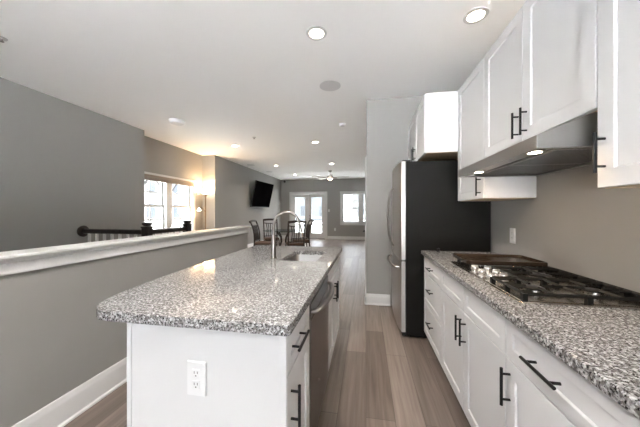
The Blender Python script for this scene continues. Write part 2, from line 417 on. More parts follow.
# ------------------------------------------------------------------ right-hand base run
t = thing('base_cabinet', 'white base cabinet with three stacked drawers beside the dark refrigerator', 'cabinet', (.88, 2.425, 0), 'base cabinets under the cooktop counter')
carcass(t, XD+.021, 1.218, 2.131, 2.72, .105, .875, XD+.085)
for z0, z1 in ((.717, .868), (.420, .711), (.122, .414)):
    d = front(t, 'drawer', XD, -1, 2.131+G, 2.72-G, z0, z1, rail=.045); pull(d, XD, -1, 2.425, (z0+z1)/2 + (0.0 if z1 > .8 else .03), .14, False)
t = thing('base_cabinet', 'white double-door base cabinet directly below the gas cooktop', 'cabinet', (.88, 1.66, 0), 'base cabinets under the cooktop counter')
carcass(t, XD+.021, 1.218, 1.191, 2.129, .105, .875, XD+.085)
for a, b in ((1.191, 1.66), (1.66, 2.129)):
    front(t, 'drawer_front', XD, -1, a+G, b-G, .711, .868, rail=.045)
for a, b, h in ((1.191, 1.66, 1.625), (1.66, 2.129, 1.695)):
    d = front(t, 'door', XD, -1, a+G, b-G, .122, .705); pull(d, XD, -1, h, .60, .15)
t = thing('base_cabinet', 'white base cabinet with one wide drawer over a door, nearest the camera', 'cabinet', (.88, .89, 0), 'base cabinets under the cooktop counter')
carcass(t, XD+.021, 1.218, .59, 1.189, .105, .875, XD+.085)
d = front(t, 'drawer', XD, -1, .59+G, 1.189-G, .711, .868, rail=.045); pull(d, XD, -1, .94, .79, .165, False)
d = front(t, 'door', XD, -1, .59+G, 1.189-G, .122, .705); pull(d, XD, -1, 1.155, .60, .15)

bm = new(); box(bm, .545, 1.2195, .57, 2.755, .876, .914)
o = obj('countertop', bm, 'granite', bevel=.006, seg=3); tag(o, 'long speckled granite worktop carrying the gas cooktop along the right wall', 'countertop')

# ------------------------------------------------------------------ gas cooktop
CT = .9145
t = thing('gas_cooktop', 'black and stainless gas cooktop set on the granite counter under the hood', 'cooktop', (.89, 1.68, CT))
bm = new()
ring_o = [(.635, 1.228), (1.165, 1.228), (1.165, 2.14), (.635, 2.14)]
prism(bm, ring_o, 2, CT, CT+.006); prism(bm, [(.65, 1.243), (1.15, 1.243), (1.15, 2.125), (.65, 2.125)], 2, CT+.006, CT+.009)
obj('tray', bm, 'tray', t, .003)
bm = new(); box(bm, 1.15, 1.17, 1.228, 2.14, CT+.006, CT+.035); obj('rear_rail', bm, 'iron', t, .004)
zg = CT+.036
def grate(y0, y1, x0, x1, fx):
    bm = new(); b = .005
    def bar(p, q, r=b): tube(bm, [p, q], r*1.25, 4)
    for y in (y0, y1): bar((x0, y, zg), (x1, y, zg), b*1.25)
    for x in (x0, x1): bar((x, y0, zg), (x, y1, zg), b*1.25)
    ym = (y0+y1)/2; xm = (x0+x1)/2
    bar((xm, y0, zg), (xm, y1, zg)); 
    for cx in fx:
        for k in range(4):
            a = k*PI/2; ex, ey = math.cos(a), math.sin(a)
            tx = min(abs((x1-cx if ex > 0 else x0-cx)/ex) if abs(ex) > .01 else 9, abs(((y1-ym) if ey > 0 else (y0-ym))/ey) if abs(ey) > .01 else 9, .17)
            bar((cx+ex*.035, ym+ey*.035, zg+.001), (cx+ex*tx, ym+ey*tx, zg+.001))
    for y in (y0, ym, y1):
        for x in (x0, xm, x1):
            if y == ym and x == xm: continue
            prism(bm, [(x-.010, y-.010), (x+.010, y-.010), (x+.010, y+.010), (x-.010, y+.010)], 2, CT+.0085, zg+.003)
    for k in range(4):
        yy = y0+(y1-y0)*(k+.5)/4
        for xx in (x0, x1): bar((xx, yy, zg), (xx + (.05 if xx == x0 else -.05), yy, zg+.003))
    return obj('grate', bm, 'iron', t)
grate(1.245, 1.525, .665, 1.14, (.78, 1.02))
grate(1.535, 1.815, .79, 1.14, (.97,))
for bx, by, br in ((.78, 1.385, .040), (1.02, 1.385, .034), (.97, 1.675, .052), (.78, 1.97, .034), (1.02, 1.97, .040)):
    bm = new(); lathe(bm, [(.001, 0), (br+.014, 0), (br+.012, .005), (br, .006), (br, .016), (.001, .016)], (bx, by, CT+.0085), 28); b_ = obj('burner', bm, 'tray', t)
    bm = new(); lathe(bm, [(.001, 0), (br+.002, 0), (br+.002, .006), (br-.004, .009), (.001, .009)], (bx, by, CT+.0245), 28); obj('burner_cap', bm, 'iron', b_)
for kx, ky in ((.672, 1.775), (.668, 1.665), (.668, 1.555), (.742, 1.765), (.745, 1.665), (.74, 1.575)):
    bm = new(); lathe(bm, [(.001, 0), (.025, 0), (.025, .005), (.018, .007), (.0175, .012), (.0215, .020), (.0225, .030), (.020, .036), (.001, .036)], (kx, ky, CT+.0085), 24)
    k_ = obj('knob', bm, 'knob', t)
    bm = new(); box(bm, kx-.019, kx+.019, ky-.004, ky+.004, CT+.044, CT+.0535); obj('grip', bm, 'knob', k_, .002)

t = thing('griddle', 'flat black rimmed griddle plate covering the far end of the cooktop', 'griddle', (.89, 1.985, CT+.04))
bm = new(); z = CT+.052
outer = [(.655, 1.83)] ; 
def rrect(x0, x1, y0, y1, r, n=5):
    P = []
    for cx, cy, a in ((x1-r, y1-r, 0), (x0+r, y1-r, PI/2), (x0+r, y0+r, PI), (x1-r, y0+r, 1.5*PI)): P += arc(cx, cy, r, a, a+PI/2, n)
    return P
def basin(bm, levels, closed_bottom=True):
    """levels: list of (poly, z); loops skinned in order, last one capped"""
    loops = [[bm.verts.new((x, y, z)) for x, y in poly] for poly, z in levels]
    for a, b in zip(loops, loops[1:]):
        n = len(a)
        for k in range(n): bm.faces.new((a[k], a[(k+1) % n], b[(k+1) % n], b[k]))
    bm.faces.new(loops[-1]); return loops
def gl(i): return rrect(.65+i, 1.125-i, 1.835+i, 2.15-i, .03)
L_ = basin(bm, [(gl(.012), z-.010), (gl(0), z-.006), (gl(0), z+.014), (gl(.004), z+.018), (gl(.010), z+.018), (gl(.018), z+.004), (gl(.03), z+.002)])
bm.faces.new(L_[0][::-1])
obj('plate', bm, 'griddle', t)
for fx, fy in ((.69, 1.87), (1.09, 1.87), (.69, 2.11), (1.09, 2.11)):
    bm = new(); cyl(bm, (fx, fy, CT+.0095), (fx, fy, z-.007), .012); obj('foot', bm, 'iron', t)
for gx in (.63, 1.119):
    bm = new(); box(bm, gx, gx+.026, 1.92, 2.07, z+.004, z+.014); obj('side_grip', bm, 'iron', t, .004)

# small dark stopper on the counter end
bm = new(); lathe(bm, [(.001, 0), (.014, 0), (.016, .006), (.010, .011), (.008, .02), (.013, .026), (.012, .034), (.001, .036)], (.69, 2.68, CT), 18)
o = obj('stopper', bm, 'black'); tag(o, 'tiny black stopper standing on the granite at the refrigerator end', 'stopper')

# ------------------------------------------------------------------ wall cabinets on the right
XU = .87
GU = 'white wall cabinets along the right wall'
def wallcab(label, y0, y1, z0, z1, doors, xf=XU, x1=1.218):
    t = thing('wall_cabinet', label, 'cabinet', ((xf+x1)/2, (y0+y1)/2, z0), GU)
    bm = new(); box(bm, xf+.021, x1, y0, y1, z0, z1); obj('body', bm, 'cab', t)
    bm = new(); box(bm, xf+.025, x1-.004, y0+.004, y1-.004, z0-.003, z0); obj('underside', bm, 'cabin', t)
    for a, b, hy, hz in doors:
        d = front(t, 'door', xf, -1, a+G, b-G, z0, z1-.004, rail=.066)
        if hy is not None: pull(d, xf, -1, hy, hz, .15)
    return t
wallcab('tall white wall cabinet past the hood with its lower corner showing below', 2.131, 2.698, 1.405, 2.47, ((2.131, 2.698, 2.19, 1.50),))
wallcab('white two-door wall cabinet mounted right above the range hood', 1.167, 2.129, 1.70, 2.47, ((1.167, 1.645, 1.605, 1.80), (1.645, 2.129, 1.685, 1.80)))
wallcab('white wall cabinet nearest the camera, cut off by the right picture edge', .58, 1.165, 1.392, 2.47, ((.58, 1.165, 1.13, 1.52),))
wallcab('deep white two-door cabinet mounted over the refrigerator', 2.702, 3.71, 1.885, 2.47, ((2.702, 3.206, 3.165, 1.975), (3.206, 3.71, 3.245, 1.975)), xf=.568)

# ------------------------------------------------------------------ range hood
t = thing('range_hood', 'stainless under-cabinet range hood over the gas cooktop', 'range hood', (.94, 1.66, 1.56))
y0, y1 = 1.205, 2.125
bm = new()
prof = [(.69, 1.56), (.69, 1.617), (.895, 1.697), (1.218, 1.697), (1.218, 1.56), (1.20, 1.56), (1.20, 1.585), (.71, 1.585), (.71, 1.56)]
prism(bm, prof, 1, y0+.012, y1-.012)
side = [(.69, 1.56), (.69, 1.617), (.895, 1.697), (1.218, 1.697), (1.218, 1.56)]
prism(bm, side, 1, y0, y0+.012); prism(bm, side, 1, y1-.012, y1)
obj('canopy', bm, 'steel_y', t, .0015)
for a, b in ((y0+.07, 1.655), (1.665, y1-.07)):
    bm = new(); box(bm, .80, 1.18, a, b, 1.567, 1.583)
    f_ = obj('filter', bm, 'filter', t, .003)
    bm = new(); n = 22
    for i in range(n):
        for j in range(20):
            xx, yy = .815+.35*(i+.5)/n, a+.012+(b-a-.024)*(j+.5)/20
            box(bm, xx-.0035, xx+.0035, yy-.006, yy+.006, 1.5655, 1.5668)
    obj('perforation', bm, 'slot', f_)
bm = new(); box(bm, .712, .79, y0+.014, y1-.014, 1.574, 1.584); obj('light_panel', bm, 'steel_y', t)
for ly in (1.325, 1.915):
    bm = new(); lathe(bm, [(.001, 0), (.040, 0), (.040, -.004), (.028, -.006), (.001, -.006)], (.75, ly, 1.574), 24); hl = obj('lamp', bm, 'chrome', t)
    bm = new(); lathe(bm, [(.001, 0), (.027, 0), (.026, -.002), (.001, -.002)], (.75, ly, 1.568), 24); obj('lens', bm, 'hoodled', hl)
    l = bpy.data.lights.new('hood_light', 'AREA'); l.shape = 'DISK'; l.size = .05; l.energy = .7; l.color = (1, .74, .46)
    lo = bpy.data.objects.new('hood_light', l); COL.objects.link(lo); lo.parent = t; lo.location = Vector((.75, ly, 1.562)) - t.location

# ------------------------------------------------------------------ refrigerator
t = thing('refrigerator', 'tall refrigerator with stainless doors and a charcoal side beside the counter', 'refrigerator', (.77, 3.25, 0))
fy0, fy1 = 2.80, 3.70
bm = new(); box(bm, .412, 1.205, fy0, fy1, .03, 1.82); box(bm, .45, 1.15, fy0+.03, fy1-.03, 0, .03); obj('body', bm, 'fridge', t, .004)
def fdoor(name, ya, yb, z0, z1):
    bm = new(); n = 10
    pts = [(.402, ya), (.402, yb)]
    cur = []
    for k in range(n+1):
        s = k/n; y = yb+(ya-yb)*s; bul = .020*(1-((y-(fy0+fy1)/2)/.45)**2)
        cur.append((.352-bul, y))
    cur[0] = (cur[0][0]+.012, yb); cur[-1] = (cur[-1][0]+.012, ya)
    prism(bm, pts + cur, 2, z0, z1); d = obj(name, bm, 'steel', t, .003)
    bm = new(); box(bm, .402, .413, ya+.01, yb-.01, z0+.008, z1-.008); obj('gasket', bm, 'gasket', d)
    bm = new(); box(bm, .362, .401, ya-.0012 if ya < 3 else yb, ya if ya < 3 else yb+.0012, z0+.004, z1-.004); obj('side_panel', bm, 'doorside', d)
    return d
def bow(parent, pts, r=.0085):
    bm = new(); tube(bm, pts, r, 10); return obj('handle', bm, 'chrome', parent)
for ya, yb, hy in ((fy0, 3.247, 3.205), (3.253, fy1, 3.295)):
    d = fdoor('door', ya, yb, .80, 1.825)
    zs = [.90, .905, 1.0, 1.12, 1.24, 1.36, 1.48, 1.575, 1.58]; xs = [.335, .312, .282, .265, .258, .262, .28, .312, .335]
    bow(d, [(x, hy, z) for x, z in zip(xs, zs)], .010)
d = fdoor('freezer_drawer', fy0, fy1, .055, .788)
ys = [2.86, 2.865, 2.95, 3.08, 3.25, 3.42, 3.55, 3.635, 3.64]; xs = [.35, .318, .292, .274, .266, .274, .292, .318, .35]
bow(d, [(x, y, .715) for x, y in zip(xs, ys)], .012)
for y in (fy0+.05, fy1-.05):
    bm = new(); box(bm, .372, .46, y-.025, y+.025, 1.8265, 1.843); obj('hinge_cover', bm, 'gasket', t, .005)
bm = new(); box(bm, .372, .412, fy0+.02, fy1-.02, .012, .052); obj('toe_grille', bm, 'gasket', t)

# ------------------------------------------------------------------ island
XI = -.272      # island door plane, looking +X
GI = 'cabinets of the kitchen island'
t = thing('island_cabinet', 'white near-end island cabinet with one drawer, a door and a plain end panel', 'cabinet', (-.6, 1.06, 0), GI)
bm = new(); box(bm, -.918, XI-.021, .890, 1.245, .105, .875); box(bm, -.90, XI-.09, .890, 1.245, 0, .105); obj('body', bm, 'cab', t)
bm = new(); box(bm, -.905, -.300, .876, .8895, 0, .875); obj('end_panel', bm, 'cab', t)
for a, b, z0 in ((-.924, -.9062, 0), (-.2988, XI-.002, .105)):
    bm = new(); box(bm, a, b, .872, .8895, z0, .875); obj('corner_trim', bm, 'cab', t, .0015)
d = front(t, 'drawer', XI, 1, .876+G, 1.245-G, .722, .868, rail=.045); pull(d, XI, 1, 1.0, .795, .16, False)
d = front(t, 'door', XI, 1, .876+G, 1.245-G, .122, .716); pull(d, XI, 1, .925, .59, .15)
t = thing('island_cabinet', 'white two-door sink cabinet at the far end of the island', 'cabinet', (-.6, 2.27, 0), GI)
bm = new(); box(bm, -.918, XI-.021, 1.857, 2.70, .105, .69); box(bm, -.90, XI-.09, 1.857, 2.70, 0, .105)
box(bm, -.918, -.73, 1.857, 2.70, .69, .875); box(bm, -.36, XI-.021, 1.857, 2.70, .69, .875); box(bm, -.73, -.36, 2.56, 2.70, .69, .875); box(bm, -.73, -.36, 1.857, 1.93, .69, .875)
obj('body', bm, 'cab', t)
front(t, 'drawer_front', XI, 1, 1.90+G, 2.70-G, .722, .868, rail=.045)
for a, b, hy in ((1.90, 2.215, 2.17), (2.215, 2.70, 2.26)):
    d = front(t, 'door', XI, 1, a+G, b-G, .122, .716); pull(d, XI, 1, hy, .625, .15)
bm = new(); box(bm, XI-.021, XI-.001, 1.857, 1.899, .105, .875); obj('filler_strip', bm, 'cab', t)
# knee wall behind the dishwasher and cabinets
bm = new(); box(bm, -.935, -.9185, .90, 2.70, 0, .875)
o = obj('island_back_panel', bm, 'cab'); tag(o, 'white back panel of the island on the seating side under the granite overhang', 'panel')
# dishwasher
t = thing('dishwasher', 'built-in stainless dishwasher with a bow handle in the island', 'dishwasher', (-.6, 1.55, 0))
y0, y1 = 1.249, 1.853
bm = new(); box(bm, -.85, XI-.025, y0+.01, y1-.01, .10, .868); box(bm, -.85, XI-.085, y0+.01, y1-.01, 0, .10); obj('tub', bm, 'gasket', t)
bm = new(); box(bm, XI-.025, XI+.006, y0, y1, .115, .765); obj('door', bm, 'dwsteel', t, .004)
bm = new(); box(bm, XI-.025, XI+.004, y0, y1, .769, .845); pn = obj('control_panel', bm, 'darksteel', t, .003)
bm = new(); box(bm, XI-.05, XI-.004, y0, y1, .846, .872); obj('gap_shade', bm, 'gasket', t)  # black strip stands in for the shade under the counter edge
bm = new()
n = 12; pts = []
for k in range(n+1):
    s = k/n; yy = y0+.035+(y1-y0-.07)*s; pts.append((XI+.022+.040*math.sin(PI*s)**.7, yy, .80))
tube(bm, [(XI+.003, y0+.035, .80)] + pts + [(XI+.003, y1-.035, .80)], .013, 12, sx=1.25, sy=.8); obj('handle', bm, 'steel_y', pn)
bm = new(); lathe(bm, [(.001, 0), (.006, 0), (.005, .0015), (.001, .0015)], (XI+.006, 1.47, .34), 12, Matrix.Rotation(PI/2, 3, 'Y')); obj('badge', bm, 'knob', t)

# granite island top with the sink cut-out
bm = new()
sx0, sx1, sy0, sy1 = -.69, -.385, 1.985, 2.52
out = []
out += arc(-.255-.02, .850+.02, .02, -PI/2, 0, 4)
out += [(-.255, 2.825)] + arc(-.275, 2.83, .02, 0, PI/2, 4)
out += arc(-1.255+.05, 2.85-.05, .05, PI/2, PI, 5)
out += [(-1.245, 2.3), (-1.225, 1.8), (-1.20, 1.4), (-1.185, 1.22), (-1.165, 1.08), (-1.14, .985), (-1.11, .92), (-1.075, .878), (-1.035, .856), (-.98, .85)]
inn = rrect(sx0, sx1, sy0, sy1, .05)
def loop(P): 
    v = [bm.verts.new((x, y, .876)) for x, y in P]
    return [bm.edges.new((v[k], v[(k+1) % len(v)])) for k in range(len(v))]
ed = loop(out) + loop(inn)
bmesh.ops.triangle_fill(bm, use_beauty=True, use_dissolve=False, edges=ed)
ret = bmesh.ops.extrude_face_region(bm, geom=list(bm.faces))
bmesh.ops.translate(bm, verts=[g for g in ret['geom'] if isinstance(g, bmesh.types.BMVert)], vec=(0, 0, .038))
o = obj('island_countertop', bm, 'granite', bevel=.006, seg=3); tag(o, 'speckled granite island top with rounded corners and an undermount sink', 'countertop')
# sink
t = thing('kitchen_sink', 'undermount stainless steel sink basin set in the island', 'sink', (-.54, 2.25, .70))
def sl(i, r=.05): return rrect(sx0-i, sx1+i, sy0-i, sy1+i, max(r+i, .012))
bm = new()
basin(bm, [(sl(.018), .8752), (sl(.004), .8752), (sl(.001), .870), (sl(-.004), .745), (sl(-.018), .722), (sl(-.045), .716)])
o = obj('bowl', bm, 'steel_x', t); sm = o.modifiers.new('solid', 'SOLIDIFY'); sm.thickness = .0015; sm.offset = 0
bm = new(); lathe(bm, [(.001, 0), (.045, 0), (.043, .004), (.034, .0045), (.030, .002), (.001, .002)], (-.54, 2.27, .7172), 24); obj('drain', bm, 'chrome', t)
# faucet
t = thing('faucet', 'tall satin nickel gooseneck faucet standing behind the island sink', 'faucet', (-.755, 2.055, .9145))
bm = new(); fx, fy = -.755, 2.055
lathe(bm, [(.001, 0), (.030, 0), (.030, .006), (.023, .012), (.021, .05), (.0195, .15), (.016, .175), (.013, .19), (.001, .19)], (fx, fy, .9145), 24)
obj('base', bm, 'chrome', t)
bm = new(); pts = [(fx, fy, 1.09), (fx, fy, 1.18)]
R_ = .105
for k in range(0, 13):
    a = PI - PI*k/12*1.0; pts.append((fx+R_+R_*math.cos(a), fy+.01+.03*(k/12), 1.195+R_*math.sin(a)))
pts.append((fx+2*R_+.006, fy+.042, 1.175))
tube(bm, pts, .0115, 14); obj('neck', bm, 'chrome', t)
bm = new(); e = Vector(pts[-1]); cyl(bm, e+Vector((0, 0, .006)), e+Vector((.012, .003, -.085)), .0135, .0175, 18); hd = obj('spray_head', bm, 'chrome', t)
bm = new(); cyl(bm, e+Vector((.0118, .003, -.0855)), e+Vector((.0123, .003, -.091)), .0145, .0145, 18); obj('nozzle', bm, 'gasket', hd)

# ------------------------------------------------------------------ electrical plates
def plate(name, label, cat, c, ax, w_=.078, h_=.128, kind='outlet', group='electrical plates'):
    """ax: outward normal of the wall"""
    t = thing(name, label, cat, c, None)
    n = Vector(ax); u = Vector((-n.y, n.x, 0)); up = Vector((0, 0, 1)); c = Vector(c)
    def slab(bm, du, dz, su, sz, d0, d1, ch=0):
        P = []
        for d, s in ((d0, 0), (d1, ch)):
            P.append([bm.verts.new(c + n*d + u*(du+a*(su/2-s)) + up*(dz+b*(sz/2-s))) for a, b in ((-1,-1),(1,-1),(1,1),(-1,1))])
        for k in range(4): bm.faces.new((P[0][k], P[0][(k+1) % 4], P[1][(k+1) % 4], P[1][k]))
        bm.faces.new(P[0][::-1]); bm.faces.new(P[1])
    bm = new(); slab(bm, 0, 0, w_, h_, .0005, .007, .003); obj('plate', bm, 'plastic', t)
    if kind == 'outlet':
        for s in (-1, 1):
            bm = new(); slab(bm, 0, s*.021, .034, .032, .0068, .0085, .002); r_ = obj('receptacle', bm, 'plastic', t)
            bm = new()
            for a in (-1, 1): slab(bm, a*.0065, s*.021+.004, .0028, .009, .0083, .0088)
            slab(bm, 0, s*.021-.008, .005, .005, .0083, .0088); obj('slot', bm, 'slot', r_)
    else:
        bm = new(); slab(bm, 0, 0, .034, .068, .0068, .010, .002); obj('rocker', bm, 'plastic', t)
    return t
plate('outlet', 'white double outlet plate on the near end panel of the island', 'outlet', (-.620, .8755, .681), (0, -1, 0))
plate('outlet', 'white outlet plate on the grey wall above the cooktop counter', 'outlet', (1.2195, 2.44, 1.10), (-1, 0, 0))
plate('outlet', 'small white outlet low on the back wall under the window side', 'outlet', (-1.45, 12.2995, .47), (0, -1, 0))
plate('light_switch', 'white rocker switch on the back wall right of the french doors', 'light switch', (-1.74, 12.2995, 1.37), (0, -1, 0), kind='switch')

# ------------------------------------------------------------------ ceiling fixtures
def can(x, y, label, e=1.0, col=(1, .88, .74)):
    t = thing('downlight', label, 'ceiling light', (x, y, H), 'recessed ceiling downlights')
    bm = new(); lathe(bm, [(.062, -.0005), (.092, -.0005), (.090, -.006), (.064, -.008), (.062, -.004)], (x, y, H), 32); obj('trim_ring', bm, 'trim', t)
    bm = new(); lathe(bm, [(.001, -.0005), (.0615, -.0005), (.0615, -.004), (.001, -.004)], (x, y, H), 32); obj('lens', bm, 'can', t)
    l = bpy.data.lights.new('downlight_lamp', 'AREA'); l.shape = 'DISK'; l.size = .12; l.energy = CAN*e; l.color = col; l.spread = math.radians(130)
    lo = bpy.data.objects.new('downlight_lamp', l); COL.objects.link(lo); lo.parent = t; lo.location = (0, 0, -.010)
can(.869, 2.276, 'recessed downlight above the kitchen aisle, near the wall cabinets', .15, (1, .74, .48))
can(-.430, 2.257, 'recessed downlight above the near half of the kitchen island', 3.0, (1, .92, .82))
can(-3.08, 5.74, 'recessed downlight between the stair railing and the left window', 2)
can(-1.13, 5.78, 'recessed downlight in the middle of the ceiling, beyond the kitchen partition', 2)
can(-3.02, 8.48, 'recessed downlight beside the television wall', 2)
can(-2.96, 10.6, 'recessed downlight farthest back, in front of the french doors', 2)
can(-1.10, 8.43, 'recessed downlight just in front of the ceiling fan', 2)
can(-.92, .50, 'unseen downlight added as fill above the gap between half wall and island', 3, (1, .96, .90))  # this and the next two are out of view, added to brighten the kitchen
can(-.2, -.9, 'unseen downlight added as fill above the kitchen behind the camera', 1.5, (1, .96, .90))
can(-.43, -1.9, 'unseen downlight added as fill nearest the added window behind the camera', 1.5, (1, .96, .90))
def disc(name, label, cat, x, y, prof, m, seg=32, group=None):
    bm = new(); lathe(bm, [(r_, z_) for r_, z_ in prof], (x, y, H), seg); o = obj(name, bm, m)
    return tag(o, label, cat, group)
def spk(x, y, label):
    t = thing('ceiling_speaker', label, 'speaker', (x, y, H), 'round in-ceiling speakers')
    bm = new(); lathe(bm, [(.122, -.0005), (.132, -.0005), (.131, -.005), (.122, -.006)], (x, y, H), 40); obj('rim', bm, 'trim', t)
    bm = new(); lathe(bm, [(.001, -.0005), (.1215, -.0005), (.1215, -.0045), (.001, -.0055)], (x, y, H), 40); obj('grille', bm, 'grille', t)
spk(-.443, 3.23, 'round in-ceiling speaker above the island end, nearest the camera')
spk(-3.81, 8.2, 'round in-ceiling speaker in front of the television')
spk(-3.74, 9.7, 'round in-ceiling speaker just beyond the television')
def detector(x, y, label, R, hgt):
    t = thing('smoke_detector', label, 'smoke detector', (x, y, H))
    bm = new(); lathe(bm, [(.001, -.0005), (R, -.0005), (R, -hgt*.4), (R*.97, -hgt*.45)], (x, y, H), 36); obj('base', bm, 'plastic', t)
    bm = new(); lathe(bm, [(.001, -hgt*.45), (R*.92, -hgt*.45), (R*.90, -hgt*.8), (R*.78, -hgt), (.001, -hgt)], (x, y, H), 36); obj('cover', bm, 'plastic', t)
detector(-3.22, 4.0, 'round white ceiling detector over the stair railing', .125, .055)
detector(-.42, 4.65, 'small white smoke detector on the ceiling near the partition', .055, .04)
def sprinkler(x, y, label):
    t = thing('fire_sprinkler', label, 'sprinkler', (x, y, H), 'ceiling fire sprinklers')
    bm = new(); lathe(bm, [(.001, -.0005), (.040, -.0005), (.036, -.008), (.012, -.010), (.001, -.010)], (x, y, H), 24); obj('escutcheon', bm, 'trim', t)
    bm = new(); lathe(bm, [(.001, -.010), (.010, -.010), (.008, -.028), (.018, -.030), (.018, -.033), (.001, -.033)], (x, y, H), 16); obj('head', bm, 'chrome', t)
sprinkler(-2.33, 5.17, 'fire sprinkler on the ceiling beyond the round detector')
sprinkler(-3.26, 1.82, 'fire sprinkler at the top left edge of the ceiling')

# ceiling fan
fx, fy = -1.35, 9.83
t = thing('ceiling_fan', 'five-blade ceiling fan with a small lit lamp hanging before the back wall', 'ceiling fan', (fx, fy, H))
bm = new(); lathe(bm, [(.001, -.0005), (.07, -.0005), (.062, -.04), (.02, -.06), (.013, -.061), (.013, -.20), (.001, -.20)], (fx, fy, H), 24); obj('downrod', bm, 'chrome', t)
bm = new(); lathe(bm, [(.001, -.18), (.05, -.185), (.115, -.215), (.125, -.26), (.10, -.295), (.085, -.30), (.001, -.30)], (fx, fy, H), 32); obj('motor', bm, 'chrome', t)
bm = new(); lathe(bm, [(.001, -.301), (.085, -.301), (.08, -.335), (.05, -.36), (.001, -.37)], (fx, fy, H), 28); obj('lamp_bowl', bm, 'fanled', t)
for k in range(5):
    a = math.radians(-8 + 72*k); ca, sa = math.cos(a), math.sin(a)
    bm = new()
    pl = [(.20, -.045), (.32, -.062), (.62, -.068), (.71, -.055), (.73, 0), (.71, .055), (.62, .068), (.32, .062), (.20, .045)]
    def Pt(u, v, dz): 
        return (fx+ca*u-sa*v, fy+sa*u+ca*v, H-.262+v*.21+dz)
    A = [bm.verts.new(Pt(u, v, .004)) for u, v in pl]; B = [bm.verts.new(Pt(u, v, -.004)) for u, v in pl]
    n = len(pl)
    for i in range(n): bm.faces.new((A[i], A[(i+1) % n], B[(i+1) % n], B[i]))
    bm.faces.new(A); bm.faces.new(B[::-1]); b_ = obj('blade', bm, 'blade', t)
    bm = new(); tube(bm, [Pt(.10, 0, -.004), Pt(.18, 0, -.009), Pt(.27, 0, -.008)], .013, 8); obj('blade_iron', bm, 'chrome', b_)

# ------------------------------------------------------------------ television
t = thing('television', 'black flat-screen television tilted forward on a bracket on the left wall', 'television', (-4.12, 9.42, 1.9))
c0 = Vector((-4.03, 8.68, 1.48)); c1 = Vector((-3.93, 10.20, 1.48)); up = Vector((.19, 0, .87)); up.y = 0
u = (c1-c0); W_ = u.length; u.normalize(); nrm = Vector((-u.y*-1, 0, 0))
v_ = up.normalized(); n_ = u.cross(v_).normalized()
if n_.x < 0: n_ = -n_
def tvslab(bm, a0, a1, b0, b1, d0, d1):
    P = [[bm.verts.new(c0 + u*a + v_*b + n_*d) for a, b in ((a0,b0),(a1,b0),(a1,b1),(a0,b1))] for d in (d0, d1)]
    for k in range(4): bm.faces.new((P[0][k], P[0][(k+1) % 4], P[1][(k+1) % 4], P[1][k]))
    bm.faces.new(P[0][::-1]); bm.faces.new(P[1])
TH = .97
bm = new(); tvslab(bm, 0, W_, 0, TH, -.035, 0); tvslab(bm, .25, W_-.25, .12, TH-.3, -.06, -.034); cs = obj('casing', bm, 'bezel', t, .004)
bm = new(); tvslab(bm, .012, W_-.012, .018, TH-.012, -.001, .0012); obj('screen', bm, 'screen', t)
bm = new(); box(bm, -4.128, -4.105, 9.22, 9.62, 1.68, 2.16)
for zz in (1.80, 2.04): tube(bm, [(-4.11, 9.42, zz), (-3.99+.05*(zz-1.68), 9.44, zz)], .03, 8)
obj('wall_bracket', bm, 'bezel', t)

# security camera
t = thing('security_camera', 'small black dome camera high in the back left corner', 'camera', (-3.91, 12.3, 2.79))
bm = new(); lathe(bm, [(.001, 0), (.05, 0), (.045, .03), (.02, .04), (.02, .06), (.001, .06)], (-3.91, 12.299, 2.80), 20, Matrix.Rotation(PI/2, 3, 'X')); obj('mount', bm, 'plastic', t)
bm = new(); lathe(bm, [(.001, -.06), (.03, -.052), (.055, -.025), (.06, 0), (.055, .025), (.03, .052), (.001, .06)], (-3.91, 12.20, 2.78), 20); obj('dome', bm, 'bezel', t)

# ------------------------------------------------------------------ stair railing
t = thing('stair_railing', 'dark espresso stair railing with white balusters behind the half wall', 'railing', (-3.1, 3.25, 0))
bm = new()
def railp(p, q):
    p, q = Vector(p), Vector(q); tube(bm, [p, q], .032, 12, 1, 1.15)
railp((-4.20, 3.25, 1.01), (-3.14, 3.25, 1.01)); railp((-3.10, 3.29, 1.01), (-3.10, 4.06, 1.01))
obj('handrail', bm, 'espresso', t)
bm = new(); lathe(bm, [(.001, 0), (.085, 0), (.085, .012), (.06, .026), (.001, .028)], (-4.2195, 3.25, 1.01), 28, Matrix.Rotation(PI/2, 3, 'Y')); obj('rosette', bm, 'espresso', t)
for nx, ny in ((-3.10, 3.25), (-3.10, 4.10)):
    bm = new(); a = .038
    def sq(z, s): return [bm.verts.new((nx+i*s, ny+j*s, z)) for i, j in ((-1,-1),(1,-1),(1,1),(-1,1))]
    prof = [(0, .05), (.25, .05), (.26, a), (.94, a), (.95, .050), (1.07, .050), (1.078, .058), (1.09, .058), (1.10, .035), (1.112, .035), (1.12, .047), (1.14, .047), (1.152, .02)]
    Rg = [sq(z, s) for z, s in prof]
    for A, B in zip(Rg, Rg[1:]):
        for k in range(4): bm.faces.new((A[k], A[(k+1) % 4], B[(k+1) % 4], B[k]))
    bm.faces.new(Rg[0][::-1]); bm.faces.new(Rg[-1]); obj('newel_post', bm, 'espresso', t, .004)
bal = [(-4.10+.135*k, 3.25) for k in range(7)] + [(-3.10, 3.39+.135*k) for k in range(5)]
for x, y in bal:
    bm = new(); box(bm, x-.014, x+.014, y-.014, y+.014, 0, .985); obj('baluster', bm, 'trim', t)

